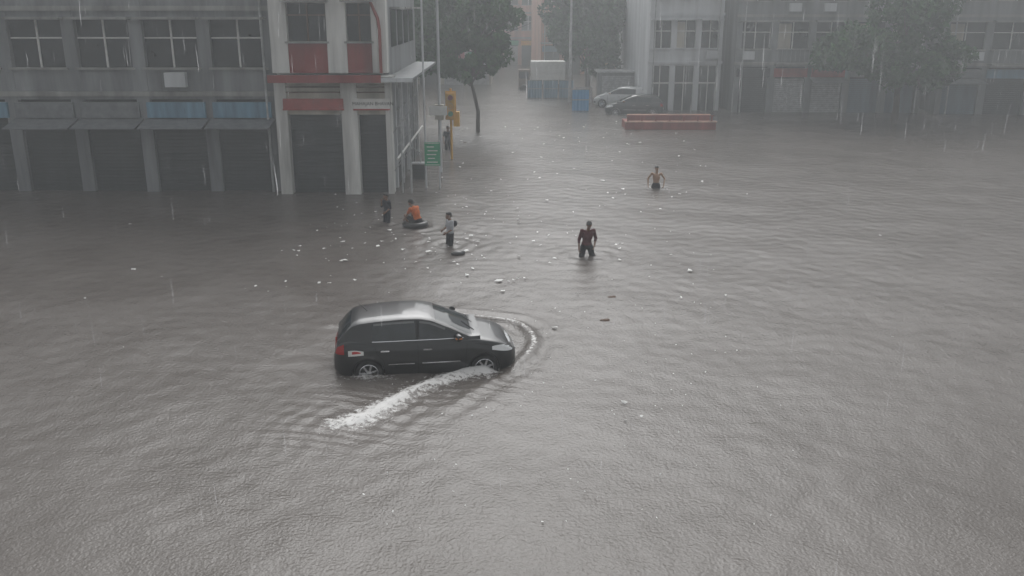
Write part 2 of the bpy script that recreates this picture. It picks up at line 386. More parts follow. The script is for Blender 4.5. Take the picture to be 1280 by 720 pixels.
g.box('wall',M['red_wall'],0,LW,0,.3,-.5,.42); g.box('coping',M['wall_pink'],-.05,LW+.05,-.05,.35,.42,.5)
g.box('back_wall',M['red_wall'],.4,LW,1.9,2.2,-.5,.62); g.box('back_coping',M['wall_pink'],.35,LW+.05,1.85,2.25,.62,.7)
g.box('end_wall',M['red_wall'],0,.3,.3,1.9,-.5,.45)
for i in range(7): g.box('posts',M['red_panel'],.1+i*.85,.2+i*.85,.1,.2,.5,.8)
g.box('rail',M['red_panel'],.05,LW-.1,.12,.18,.8,.85); g.done(.01)
g=G('delivery_van',(1.9,84,0)); g.box('cargo_body',M['white'],-.2,2.9,0,1.8,.5,2.5); g.box('cab',M['brown'],-1.3,-.25,.1,1.7,.2,1.75); g.box('windscreen',M['glass_dark'],-1.25,-.4,.06,.095,1.0,1.6)
g.box('chassis',M['dark'],-1.3,2.8,.2,1.6,0,.49); 
for xx in (-.8,2.1): g.lathe('wheels',M['rubber'],[(0,-.02),(.3,-.02),(.38,.05),(.38,.25)],(xx,.05,.1),'Y',20)
g.done(.03)

# ------------------------------------------------------------------ trees
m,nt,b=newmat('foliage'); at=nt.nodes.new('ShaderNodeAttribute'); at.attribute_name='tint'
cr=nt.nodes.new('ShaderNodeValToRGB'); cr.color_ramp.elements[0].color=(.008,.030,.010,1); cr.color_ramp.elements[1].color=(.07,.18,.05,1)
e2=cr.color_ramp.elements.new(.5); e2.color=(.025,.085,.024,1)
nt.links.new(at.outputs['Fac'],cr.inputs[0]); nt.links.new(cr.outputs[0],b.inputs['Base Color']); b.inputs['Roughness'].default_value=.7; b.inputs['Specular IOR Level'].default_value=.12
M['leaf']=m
def tree(name,loc,clumps,trunk_h,trunk_r,n_leaf,seed,ls=.16):
    r=np.random.default_rng(seed); g=G(name,loc)
    top=Vector((clumps[0][0]*.3,clumps[0][1]*.3,trunk_h))
    g.tube('trunk',M['bark'],[(0,0,-.5),(.05,0,trunk_h*.4),(top.x*.5,0,trunk_h*.75),tuple(top)],[trunk_r*1.3,trunk_r,trunk_r*.85,trunk_r*.7],12)
    for c in clumps:
        p=Vector(c[:3]); mid=(top+p)/2+Vector(r.uniform(-.3,.3,3)); 
        g.tube('limbs',M['bark'],[tuple(top-Vector((0,0,.3))),tuple(mid),tuple(p)],[trunk_r*.5,trunk_r*.3,.02],7)
        for k in range(4):
            q=p+Vector(r.normal(0,1,3))*c[3]*.6; g.tube('limbs',M['bark'],[tuple(mid),tuple((mid+q)/2+Vector(r.uniform(-.2,.2,3))),tuple(q)],[trunk_r*.22,.03,.01],5)
    V=[];F=[];T=[]
    tot=sum(c[3]**2 for c in clumps)
    for c in clumps:
        nl=int(n_leaf*c[3]**2/tot); ns=max(8,int(14*c[3]))
        dirs=r.normal(0,1,(ns,3)); dirs/=np.linalg.norm(dirs,axis=1)[:,None]
        cen=np.array(c[:3])+dirs*c[3]*r.uniform(.35,1.05,(ns,1))*np.array([1,1,.75])
        rad=c[3]*r.uniform(.18,.42,ns); tn=r.uniform(0,1,ns)
        idx=r.integers(0,ns,nl)
        d=r.normal(0,1,(nl,3)); d/=np.linalg.norm(d,axis=1)[:,None]
        pos=cen[idx]+d*(rad[idx]*r.uniform(.3,1,nl)**.5)[:,None]
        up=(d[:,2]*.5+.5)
        a=r.normal(0,1,(nl,3)); a/=np.linalg.norm(a,axis=1)[:,None]
        bb=np.cross(a,r.normal(0,1,(nl,3))); bb/=np.linalg.norm(bb,axis=1)[:,None]
        s_=ls*r.uniform(.6,1.4,nl)[:,None]
        o=len(V)
        q=np.stack([pos-a*s_,pos+bb*s_*.45,pos+a*s_,pos-bb*s_*.45],1).reshape(-1,3)
        V+=q.tolist(); F+=[(o+4*i,o+4*i+1,o+4*i+2,o+4*i+3) for i in range(nl)]
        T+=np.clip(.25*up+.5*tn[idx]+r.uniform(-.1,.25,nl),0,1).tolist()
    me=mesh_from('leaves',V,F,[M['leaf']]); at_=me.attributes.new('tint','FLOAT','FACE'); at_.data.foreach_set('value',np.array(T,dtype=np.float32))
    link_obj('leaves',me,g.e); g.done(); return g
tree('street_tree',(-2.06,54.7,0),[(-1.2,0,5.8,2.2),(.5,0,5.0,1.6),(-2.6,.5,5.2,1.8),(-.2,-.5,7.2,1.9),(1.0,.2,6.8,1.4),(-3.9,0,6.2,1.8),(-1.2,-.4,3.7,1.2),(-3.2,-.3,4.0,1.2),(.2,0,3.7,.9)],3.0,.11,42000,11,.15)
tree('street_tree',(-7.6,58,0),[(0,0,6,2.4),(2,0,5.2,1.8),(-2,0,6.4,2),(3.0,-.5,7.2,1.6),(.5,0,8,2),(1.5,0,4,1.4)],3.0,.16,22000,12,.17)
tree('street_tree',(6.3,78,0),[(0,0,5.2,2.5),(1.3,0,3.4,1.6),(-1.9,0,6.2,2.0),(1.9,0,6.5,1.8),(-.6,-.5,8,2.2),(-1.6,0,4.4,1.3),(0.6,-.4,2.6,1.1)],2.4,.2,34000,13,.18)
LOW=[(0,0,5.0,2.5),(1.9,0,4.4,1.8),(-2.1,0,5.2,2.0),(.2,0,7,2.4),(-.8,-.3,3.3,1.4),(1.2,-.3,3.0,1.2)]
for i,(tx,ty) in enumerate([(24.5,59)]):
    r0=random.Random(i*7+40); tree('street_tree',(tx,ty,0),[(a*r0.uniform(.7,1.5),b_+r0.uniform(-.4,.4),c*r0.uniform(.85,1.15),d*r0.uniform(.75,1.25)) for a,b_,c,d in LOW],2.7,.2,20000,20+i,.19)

# ------------------------------------------------------------------ cars
def curve(P):
    P=np.array(P); X=np.linspace(P[0,0],P[-1,0],400); Y=np.interp(X,P[:,0],P[:,1])
    k=np.hanning(23); k/=k.sum(); Yp=np.pad(Y,11,mode='edge'); Ys=np.convolve(Yp,k,'valid')
    Ys[0]=Y[0]; Ys[-1]=Y[-1]
    return lambda x: np.interp(x,X,Ys)
cw=curve([(-1.925,.60),(-1.87,.73),(-1.72,.80),(-1.4,.835),(-.8,.845),(0,.85),(.9,.845),(1.3,.835),(1.6,.79),(1.78,.69),(1.88,.55),(1.93,.38)])
ct=curve([(-1.925,.62),(-1.90,.80),(-1.84,.97),(-1.6,1.03),(-1,1.01),(0,.98),(.9,.975),(1.1,.955),(1.45,.88),(1.7,.78),(1.86,.66),(1.93,.54)])
cb=curve([(-1.925,.40),(-1.85,.28),(-1.5,.2),(1.5,.2),(1.8,.24),(1.93,.34)])
SEC=np.array([(0,0),(.6,0),(.88,0),(.95,.04),(.975,.12),(.985,.22),(1.0,.36),(1.003,.5),(.995,.62),(.985,.72),(.975,.785),(.955,.83),(.945,.90),(.925,.95),(.88,.985),(.75,1.005),(.4,1.02),(0,1.025)])
def side_y(x,z):
    fz=(z-cb(x))/(ct(x)-cb(x)); return float(np.interp(fz,SEC[2:,1],SEC[2:,0])*cw(x))
cH=curve([(-1.84,1.0),(-1.70,1.19),(-1.54,1.34),(-1.38,1.395),(-1.0,1.435),(-.5,1.46),(-.12,1.455),(.12,1.41),(.5,1.25),(.8,1.105),(1.14,.95)])
plan=curve([(-1.84,.84),(-1.5,.94),(-1,.995),(.3,1),(.8,.96),(1.14,.9)])
def gw(x,z): return float((.785-(z-1.0)*.36)*plan(x))
def paint(name,c):
    return mat(name,c,.36,metal=.15,var=.12,scale=5,coat=.6)
M['headlamp']=mat('headlamp',(.85,.87,.88),.12,var=.1); M['chrome']=mat('chrome',(.65,.66,.68),.22,metal=.9,var=.1)
M['red_lamp']=mat('red_lamp',(.35,.01,.01),.2,var=.1); M['amber']=mat('amber',(.6,.2,.03),.3); M['sticker_red']=mat('sticker_red',(.5,.03,.03),.4)
M['car_glass']=mat('car_glass',(.03,.036,.04),.06,var=.6,scale=1.5,spec=.6); M['trim']=mat('trim',(.015,.015,.016),.5); M['seam']=mat('seam',(.003,.003,.003),.8)
M['visor']=mat('visor',(.18,.185,.19),.2)
def recalc(me):
    import bmesh
    bm=bmesh.new(); bm.from_mesh(me); bmesh.ops.recalc_face_normals(bm,faces=bm.faces); bm.to_mesh(me); bm.free()
def hatchback(name,loc,rz,body_col,detail=True,tilt=0,sc=1):
    import bmesh
    P=paint(name+'_paint',body_col); g=G(name,loc,rz,ry=tilt,sc=sc); E=g.e
    xs_=np.concatenate([[-1.925,-1.915,-1.9,-1.87],np.linspace(-1.83,1.8,60),[1.84,1.87,1.9,1.915,1.93]])
    loop=[(a,c) for a,c in SEC]+[(-a,c) for a,c in SEC[-2:0:-1]]
    V=[];n=len(loop)
    for x in xs_:
        W_,T_,B_=cw(x),ct(x),cb(x); V+=[(x,a*W_,B_+c*(T_-B_)) for a,c in loop]
    F=[]
    for i in range(len(xs_)-1):
        for j in range(n): F.append((i*n+j,i*n+(j+1)%n,(i+1)*n+(j+1)%n,(i+1)*n+j))
    F.append(tuple(range(n-1,-1,-1))); F.append(tuple(range((len(xs_)-1)*n,len(xs_)*n)))
    me=mesh_from('b',V,F,[P,M['trim']]); recalc(me)
    ob=link_obj('tmp_body',me)
    bm=bmesh.new()
    for wx in (-1.215,1.215):
        for sgn in (-1,1):
            bmesh.ops.create_cone(bm,cap_ends=True,segments=48,radius1=.345,radius2=.345,depth=.6,matrix=Matrix.Translation((wx,sgn*.88,.31))@Matrix.Rotation(math.pi/2,4,'X'))
    cm=bpy.data.meshes.new('c'); bm.to_mesh(cm); bm.free(); cm.materials.append(P); cm.materials.append(M['trim'])
    cm.polygons.foreach_set('material_index',[1]*len(cm.polygons)); co_=link_obj('tmp_c',cm)
    md=ob.modifiers.new('x','BOOLEAN'); md.operation='DIFFERENCE'; md.solver='EXACT'; md.object=co_
    dg=bpy.context.evaluated_depsgraph_get(); me2=bpy.data.meshes.new_from_object(ob.evaluated_get(dg))
    bpy.data.objects.remove(ob); bpy.data.objects.remove(co_)
    me2.polygons.foreach_set('use_smooth',[True]*len(me2.polygons)); me2.set_sharp_from_angle(angle=math.radians(32))
    link_obj('body_shell',me2,E)
    gx=sorted(set([round(v,3) for v in list(np.linspace(-1.84,1.14,52))]+[-1.12,-1.04,-.22,-.14,.74,.20,.86]))
    V=[];F=[];MI=[]
    def row(x):
        H=float(cH(x)); zs=[.90,1.01,max(H-.085,1.012),max(H-.04,1.014)]
        return [(gw(x,z),z) for z in zs]+[(gw(x,max(H,1.0))*.92,max(H-.012,1.016)),(gw(x,max(H,1.0))*.75,max(H+.004,1.02)),(gw(x,max(H,1.0))*.4,max(H+.018,1.024)),(0,max(H+.024,1.026))]
    R=[]
    for x in gx:
        h=row(x); R.append([(x,-a,c) for a,c in h]+[(x,a,c) for a,c in h[-2::-1]])
    n=len(R[0])
    for r_ in R: V+=r_
    for i in range(len(gx)-1):
        xm=(gx[i]+gx[i+1])/2
        for j in range(n-1):
            F.append((i*n+j,i*n+j+1,(i+1)*n+j+1,(i+1)*n+j)); k=min(j,n-2-j); mi=0
            if k==1:
                if -1.12<xm<-.22 or -.14<xm<.74: mi=1
                elif -.22<xm<-.14: mi=2
            if k>=4 and (xm>.20 or xm<-1.52) and cH(xm)>1.03: mi=1
            MI.append(mi)
    me=mesh_from('cabin',V,F,[P,M['car_glass'],M['trim']],True,30,MI); recalc(me); me.set_sharp_from_angle(angle=math.radians(38)); link_obj('cabin_and_windows',me,E)
    def strip(part,m_,pts,wd,off=.003,green=False,sides=(-1,1)):
        for sg in sides:
            Vv=[];Ff=[];P_=[]
            for a,b_ in zip(pts[:-1],pts[1:]):
                k=max(2,int(math.hypot(b_[0]-a[0],b_[1]-a[1])/.05))
                for q in range(k): P_.append((a[0]+(b_[0]-a[0])*q/k,a[1]+(b_[1]-a[1])*q/k))
            P_.append(pts[-1])
            for i,(x,z) in enumerate(P_):
                p=P_[max(i-1,0)];q=P_[min(i+1,len(P_)-1)]; d=math.hypot(q[0]-p[0],q[1]-p[1]) or 1
                nx,nz=-(q[1]-p[1])/d,(q[0]-p[0])/d
                for s2 in (-1,1):
                    xx,zz=x+nx*wd/2*s2,z+nz*wd/2*s2; y=(gw(xx,zz) if green else side_y(xx,zz))+off
                    Vv.append((xx,sg*y,zz))
            for i in range(len(P_)-1): Ff.append((2*i,2*i+2,2*i+3,2*i+1) if sg>0 else (2*i,2*i+1,2*i+3,2*i+2))
            g.add(part,m_,Vv,Ff)
    def patch(part,m_,xa,xb,zl,zh,off=.006,nx=12,nz=5):
        for sg in (-1,1):
            Vv=[];Ff=[]
            for i in range(nx+1):
                u=i/nx; x=xa+(xb-xa)*u
                for j in range(nz+1):
                    z=zl(u)+(zh(u)-zl(u))*j/nz; Vv.append((x,sg*(side_y(x,z)+off),z))
            for i in range(nx):
                for j in range(nz):
                    k=i*(nz+1)+j; Ff.append((k,k+nz+1,k+nz+2,k+1))
            g.add(part,m_,Vv,Ff,True)
    patch('headlamps',M['headlamp'],1.38,1.84,lambda u:.72-.10*u,lambda u:.79+.04*math.sin(u*2)-.12*u**2,.008)
    patch('tail_lamps',M['red_lamp'],-1.70,-1.905,lambda u:.76,lambda u:.97-.1*u,.008)
    patch('fog_lamps',M['trim'],1.70,1.88,lambda u:.36,lambda u:.47,.006)
    for pts in ([(.86,.94),(.83,.70),(.80,.32),(.72,.27)],[(-.18,.95),(-.18,.27)],[(-1.08,.97),(-1.03,.75),(-.90,.62),(-.86,.42),(-.80,.27)],[(.72,.27),(-.8,.27)],[(1.02,.88),(1.3,.83),(1.6,.75)]): strip('panel_seams',M['seam'],pts,.013)
    strip('side_mouldings',M['chrome'],[(.70,.52),(-.10,.52)],.025,.012); strip('side_mouldings',M['chrome'],[(-.26,.52),(-.80,.52)],.025,.012)
    strip('belt_strips',M['chrome'] if detail else M['trim'],[(.78,1.005),(-1.12,1.005)],.014,.006,True)
    strip('rain_visors',M['visor'],[(.40,1.205),(.2,1.29),(.08,1.33),(-.13,1.365)],.042,.018,True); strip('rain_visors',M['visor'],[(-.24,1.37),(-.7,1.36),(-1.08,1.34)],.042,.018,True)
    strip('sill_trim',M['trim'],[(.82,.235),(-.82,.235)],.05,.004)
    for sg in (-1,1):
        for hx in (.02,-.86):
            y=side_y(hx,.82); 
            a,b_=sorted((sg*(y+.028),sg*(y+.045))); g.box('door_handles',M['chrome'],hx-.09,hx+.09,a,b_,.805,.835)
            for q in (-.075,.075): 
                a,b_=sorted((sg*(y-.01),sg*(y+.03))); g.box('door_handles',M['chrome'],hx+q-.012,hx+q+.012,a,b_,.81,.83)
        g.tube('mirrors',P,[(.66,sg*.80,1.06),(.66,sg*.84,1.065),(.665,sg*.93,1.07),(.675,sg*.99,1.065),(.68,sg*1.005,1.06)],[.03,.06,.075,.065,.03],12)
        a,b_=sorted((sg*.72,sg*.82)); g.box('mirror_arms',M['trim'],.63,.70,a,b_,1.01,1.06)
        a,b_=sorted((sg*.97,sg*1.010)); g.box('mirror_indicators',M['amber'],.60,.735,a,b_,1.05,1.08)
        if detail:
            for (xa,xb,zl,zh,mm,of) in [(-1.62,-1.30,.72,.84,'white',.004),(-1.54,-1.36,.765,.82,'sticker_red',.007)]:
                Vv=[(xa+(xb-xa)*i/4,sg*(side_y(xa+(xb-xa)*i/4,z)+of),z+.05*(i/4)-(.03*i/4 if z==zl else .07*(i/4)**2)) for i in range(5) for z in (zl,zh)]
                g.add('sticker_'+mm,M[mm],Vv,[(2*i,2*i+2,2*i+3,2*i+1) for i in range(4)])
    g.box('front_plate',M['white'],1.925,1.94,-.26,.26,.38,.49); g.box('rear_plate',M['white'],-1.94,-1.92,-.26,.26,.5,.61)
    g.box('grille',M['trim'],1.90,1.935,-.33,.33,.50,.57); g.box('grille_bar',M['chrome'],1.93,1.945,-.3,.3,.53,.545)
    g.tube('antenna',M['trim'],[(-1.2,0,1.43),(-1.4,0,1.63)],[.008,.004],6)
    for yy in (-.35,.15): g.tube('wipers',M['trim'],[(1.04,yy,1.02),(.80,yy+.3,1.14)],.009,6)
    for wx in (-1.215,1.215):
        for sg in (-1,1):
            c=(wx,sg*.72,.31); f=lambda h:h*sg
            g.lathe('tyres',M['rubber'],[(.20,f(.075)),(.24,f(.095)),(.285,f(.095)),(.305,f(.07)),(.31,0),(.305,f(-.08)),(.22,f(-.1))],c,'Y',36)
            g.lathe('rims',M['chrome'],[(.205,f(.08)),(.195,f(.085)),(.185,f(.06))],c,'Y',36); g.lathe('rim_wells',M['trim'],[(.186,f(.061)),(.18,f(-.05)),(0,f(-.05))],c,'Y',36)
            g.lathe('hub_caps',M['chrome'],[(.055,f(.03)),(.05,f(.072)),(0,f(.08))],c,'Y',16)
            for k in range(7):
                R_=Matrix.Rotation(2*math.pi*k/7+.3,3,'Y'); a,b_=sorted((f(.035),f(.07)))
                g.box('spokes',M['chrome'],-.022,.022,a,b_,.03,.195,R=R_,c=c)
    g.done(); return g
hatchback('hatchback_car',(-1.83,17.95,-.27),math.radians(8),(.008,.009,.011),sc=.965)
hatchback('hatchback_car',(8.55,64.6,-.2),math.radians(172),(.012,.014,.016),False,sc=1.05)
hatchback('hatchback_car',(8.15,69.2,-.05),math.radians(165),(.5,.51,.52),False,sc=1.05)

# ------------------------------------------------------------------ people
def icos(sub=2):
    import bmesh
    bm=bmesh.new(); bmesh.ops.create_icosphere(bm,subdivisions=sub,radius=1); V=np.array([v.co[:] for v in bm.verts]); F=[tuple(v.index for v in f.verts) for f in bm.faces]; bm.free(); return V,F
IV,IF=icos(3)
class Body:
    def __init__(s): s.V=[];s.F=[]
    def raw(s,V,F): o=len(s.V); s.V+=[tuple(v) for v in V]; s.F+=[tuple(i+o for i in f) for f in F]
    def ell(s,c,r,R=None):
        V=IV*np.array(r)
        if R is not None: V=V@np.array(R).T
        s.raw(V+np.array(c),IF)
    def cap(s,a,ra,b,rb):
        a=Vector(a);b=Vector(b); d=b-a; L_=d.length; d.normalize(); q=Vector((0,0,1)).rotation_difference(d).to_matrix()
        V=[]; 
        for v in IV:
            if v[2]>=0: p=Vector(v)*rb+Vector((0,0,L_))
            else: p=Vector(v)*ra
            V.append(a+q@p)
        s.raw(V,IF)
    def out(s,name,m_,parent,vox,smooth=4):
        me=mesh_from(name,s.V,s.F,[m_],True); o=link_obj(name,me,parent)
        r=o.modifiers.new('r','REMESH'); r.mode='VOXEL'; r.voxel_size=vox; r.use_smooth_shade=True
        if smooth: k=o.modifiers.new('s','SMOOTH'); k.factor=.5; k.iterations=smooth
        return o
M['skin']=mat('skin',(.20,.105,.065),.45,var=.12,scale=8); M['skin_light']=mat('skin_light',(.34,.19,.11),.5,var=.12,scale=8)
M['hair']=mat('hair',(.008,.007,.006),.55,bump=.8,bscale=60)
def cloth(n,c): M[n]=mat(n,c,.75,var=.35,scale=7,bump=.9,bscale=11,spec=.25)
cloth('cloth_maroon',(.085,.010,.016)); cloth('cloth_black',(.010,.010,.014)); cloth('cloth_orange',(.55,.13,.025)); cloth('cloth_grey',(.45,.46,.49)); cloth('cloth_navy',(.012,.015,.026))
M['lip']=mat('lip',(.12,.04,.035),.5); M['eye']=mat('eye',(.6,.6,.58),.2)
def frame(a,b,fwd):
    z=(Vector(b)-Vector(a)).normalized(); x=z.cross(Vector(fwd)); x.normalize(); y=z.cross(x)
    return Matrix((x,y,z)).transposed()
def person(name,loc,rz,J,skin='skin',shirt=None,pants='cloth_black',sleeve=.55,leg=1.0,k=1.0,curl=.6,extra=None):
    g=G(name,loc,rz); E=g.e; sk_=M[skin]
    v=lambda n:Vector(J[n]); fw=Vector(J.get('fwd',(0,-1,0)))
    pel,chest,neck,head=v('pelvis'),v('chest'),v('neck'),v('head')
    Rt=frame(pel,neck,fw); waist=(pel+chest)/2
    def torso(B,i):
        B.ell(chest,(.160*k+i,.108*k+i,.19*k+i),Rt); B.ell(waist,(.130*k+i,.095*k+i,.16*k+i),Rt)
        for s_ in 'LR': B.cap((chest+neck)/2+(v('sh'+s_)-neck)*.3,.07*k+i,v('sh'+s_),.052*k+i)
    def pelv(B,i): B.ell(pel,(.158*k+i,.118*k+i,.13*k+i),Rt)
    B=Body(); torso(B,0); pelv(B,0)
    B.cap(neck-Vector((0,0,.03)),.062*k,head-Vector((0,0,.04)),.052*k)
    hr=.098*k**.4
    hf=Vector(J.get('look',(0,-1,0))).normalized(); hu=Vector((0,0,1))-hf*hf.z; hu.normalize(); hx=hf.cross(hu)*-1; hx.normalize()
    Rh=Matrix((hx,-hf,hu)).transposed()
    hp=lambda x,y,z: head+Rh@(Vector((x,y,z))*hr/.098)
    B.ell(hp(0,.012,.022),(hr*.78,hr*.97,hr*.98),Rh); B.ell(hp(0,-.028,-.05),(hr*.56,hr*.60,hr*.62),Rh)
    B.cap(hp(0,-.088,.012),.010,hp(0,-.106,-.022),.015); B.ell(hp(0,-.075,-.088),(.022,.018,.018),Rh)
    for s_ in (-1,1): B.ell(hp(.079*s_,.008,-.008),(.010,.018,.030),Rh); B.cap(hp(.012*s_,-.086,.03),.010,hp(.05*s_,-.072,.03),.010)
    for s_ in 'LR':
        B.cap(v('sh'+s_),.048*k,v('el'+s_),.038*k); B.cap(v('el'+s_),.038*k,v('wr'+s_),.026*k)
        B.cap(v('hip'+s_),.088*k,v('kn'+s_),.055*k); kn,an=v('kn'+s_),v('an'+s_)
        B.cap(kn,.055*k,kn+(an-kn)*.35,.054*k); B.cap(kn+(an-kn)*.35,.054*k,an,.034*k)
        B.cap(an-Vector((0,0,.02)),.036*k,v('toe'+s_),.028*k)
    B.out('body',sk_,E,.011)
    for s_,sx in (('L',1),('R',-1)):
        H=Body(); wr,el=v('wr'+s_),v('el'+s_); d=(wr-el).normalized()
        inn=Vector((-sx,0,0)); inn=(inn-d*inn.dot(d)).normalized(); acr=d.cross(inn).normalized()
        if acr.y>0: acr=-acr
        Rp=Matrix((acr,inn,d)).transposed(); q=k**.6
        H.cap(wr-d*.02,.025*q,wr+d*.02,.026*q); H.ell(wr+d*.05*q,(.040*q,.016*q,.05*q),Rp)
        for i,(o_,ln) in enumerate([(.028,.070),(.010,.080),(-.009,.074),(-.027,.058)]):
            b0=wr+(d*.085+acr*o_)*q; c_=curl
            d1=(d*math.cos(c_*.5)+inn*math.sin(c_*.5)); d2=(d*math.cos(c_*1.3)+inn*math.sin(c_*1.3)); d3=(d*math.cos(c_*2)+inn*math.sin(c_*2))
            p1=b0+d1*ln*.42*q;p2=p1+d2*ln*.33*q;p3=p2+d3*ln*.25*q
            H.cap(b0,.0095*q,p1,.0088*q);H.cap(p1,.0088*q,p2,.008*q);H.cap(p2,.008*q,p3,.007*q)
        t0=wr+(d*.03+acr*.032)*q; t1=t0+(acr*.7+d*.6+inn*.3).normalized()*.04*q; t2=t1+(d*.9+inn*.4+acr*.1).normalized()*.032*q
        H.cap(t0,.013*q,t1,.010*q);H.cap(t1,.010*q,t2,.008*q)
        H.out('hand_'+s_,sk_,E,.0045,2)
    Hh=Body(); Hh.ell(hp(0,.030,.045),(hr*.86,hr*.96,hr*.92),Rh); Hh.ell(hp(0,-.035,.085),(hr*.66,hr*.50,hr*.40),Rh); Hh.ell(hp(0,.065,-.01),(hr*.66,hr*.5,hr*.62),Rh)
    Hh.out('hair',M['hair'],E,.01,2)
    for s_ in (-1,1):
        e_=Body(); e_.ell(hp(.031*s_,-.079,.012),(.013,.008,.007),Rh); link_obj('eye_white',mesh_from('eye_white',e_.V,e_.F,[M['eye']],True),E)
        e_=Body(); e_.ell(hp(.031*s_,-.0855,.012),(.006,.004,.006),Rh); link_obj('iris',mesh_from('iris',e_.V,e_.F,[M['hair']],True),E)
        e_=Body(); e_.ell(hp(.031*s_,-.088,.034),(.020,.006,.005),Rh); link_obj('eyebrow',mesh_from('eyebrow',e_.V,e_.F,[M['hair']],True),E)
    e_=Body(); e_.ell(hp(0,-.086,-.052),(.024,.008,.008),Rh); link_obj('mouth',mesh_from('mouth',e_.V,e_.F,[M['lip']],True),E)
    if shirt:
        B=Body(); torso(B,.014); B.ell(pel+Rt@Vector((0,0,.05)),(.168*k,.128*k,.12*k),Rt)
        for s_ in 'LR':
            a,b_=v('sh'+s_),v('el'+s_); 
            if sleeve<=1: B.cap(a,.062*k,a+(b_-a)*sleeve,.058*k)
            else: B.cap(a,.062*k,b_,.052*k); B.cap(b_,.052*k,b_+(v('wr'+s_)-b_)*(sleeve-1),.042*k)
        B.out('shirt',M[shirt],E,.012,3)
    B=Body(); pelv(B,.014)
    for s_ in 'LR':
        a,b_=v('hip'+s_),v('kn'+s_); B.cap(a,.105*k,a+(b_-a)*min(leg,1),.08*k)
        if leg>1: B.cap(b_,.08*k,b_+(v('an'+s_)-b_)*(leg-1),.065*k)
    B.out('trousers' if leg>1 else 'shorts',M[pants],E,.013,3)
    if extra: extra(g,J)
    g.done(); return g
def stand(sc=1,**kw):
    J=dict(pelvis=(0,0,.93),chest=(0,.0,1.24),neck=(0,.01,1.45),head=(0,-.02,1.60),
      shL=(.185,.01,1.40),elL=(.25,.04,1.13),wrL=(.26,-.06,.90),shR=(-.185,.01,1.40),elR=(-.25,.04,1.13),wrR=(-.26,-.06,.90),
      hipL=(.09,0,.88),knL=(.12,-.04,.48),anL=(.13,.03,.08),toeL=(.15,-.13,.03),hipR=(-.09,0,.88),knR=(-.12,-.04,.48),anR=(-.13,.03,.08),toeR=(-.15,-.13,.03))
    J.update(kw); out={}
    for a,b_ in J.items(): out[a]=tuple(q*sc for q in b_) if a not in('look','fwd') else b_
    return out
J=stand(1,chest=(.01,-.05,1.23),neck=(.02,-.09,1.43),head=(.03,-.15,1.56),look=(-.25,-1,-.55),
  shR=(-.16,-.07,1.38),elR=(-.23,.0,1.11),wrR=(-.25,-.10,.87),shL=(.19,-.06,1.38),elL=(.28,.02,1.13),wrL=(.20,-.16,.94),
  hipL=(.10,0,.88),knL=(.20,-.10,.48),anL=(.2,.05,.08),toeL=(.22,-.1,.03),hipR=(-.09,0,.88),knR=(-.21,-.20,.50),anR=(-.2,-.05,.08),toeR=(-.22,-.2,.03))
person('wading_man',(2.22,26.3,-.60),math.radians(8),J,shirt='cloth_maroon',pants='cloth_black',sleeve=1.35,leg=1.5,k=.96)
J=stand(.86,head=(0,-.05,1.60),look=(0,-1,-.1),elL=(.24,-.02,1.14),wrL=(.16,-.2,1.02),elR=(-.24,-.02,1.14),wrR=(-.14,-.22,1.06))
def bag(g,J):
    B=Body(); c=Vector(J['shL']); B.ell(c+Vector((0,.10,-.06)),(.06,.07,.10)); B.out('shoulder_bag',M['cloth_black'],g.e,.012,3)
person('boy',(-1.93,27.6,-.44),math.radians(-62),J,shirt='cloth_grey',pants='cloth_black',sleeve=.9,leg=1.2,k=.9,extra=bag)
J=stand(.82,head=(0,-.04,1.60),look=(.1,-1,-.05),elR=(-.22,-.12,1.16),wrR=(-.07,-.2,1.42),elL=(.25,.0,1.14),wrL=(.2,-.18,1.0))
person('child',(-4.3,30.7,-.40),math.radians(-50),J,shirt='cloth_navy',pants='cloth_navy',sleeve=.95,leg=1.4,k=.88)
J=stand(1,elL=(.34,.06,1.18),wrL=(.32,-.10,.96),elR=(-.34,.06,1.18),wrR=(-.32,-.10,.96),look=(.1,-1,-.1))
person('bare_chested_man',(5.92,37.0,-.80),math.radians(-12),J,skin='skin_light',shirt=None,pants='cloth_black',leg=.8,k=.95)
J=stand(1,look=(-.4,-1,0)); person('bystander',(-3.35,47.7,-.5),math.radians(30),J,shirt='cloth_navy',pants='cloth_black',sleeve=.6,leg=1.5)
J=dict(pelvis=(0,.10,.20),chest=(0,.0,.50),neck=(0,-.10,.66),head=(0,-.19,.77),look=(0,-1,-.6),
  shL=(.18,-.07,.60),elL=(.22,-.20,.36),wrL=(.16,-.36,.22),shR=(-.18,-.07,.60),elR=(-.22,-.20,.36),wrR=(-.16,-.36,.22),
  hipL=(.1,.06,.18),knL=(.17,-.30,.36),anL=(.14,-.20,-.02),toeL=(.15,-.36,-.06),hipR=(-.1,.06,.18),knR=(-.17,-.30,.36),anR=(-.14,-.20,-.02),toeR=(-.15,-.36,-.06))
def tubex(g,J):
    V=[];F=[];n=40;m_=14
    for i in range(n):
        a=2*math.pi*i/n
        for j in range(m_):
            b_=2*math.pi*j/m_; r_=.33+.115*math.cos(b_); V.append((r_*math.cos(a),-.02+r_*math.sin(a),.06+.105*math.sin(b_)))
    for i in range(n):
        for j in range(m_): F.append((i*m_+j,((i+1)%n)*m_+j,((i+1)%n)*m_+(j+1)%m_,i*m_+(j+1)%m_))
    g.add('inner_tube',M['rubber'],V,F,True)
person('man_on_inner_tube',(-3.27,30.2,0),math.radians(-125),J,shirt='cloth_orange',pants='cloth_black',sleeve=.5,leg=.7,extra=tubex)

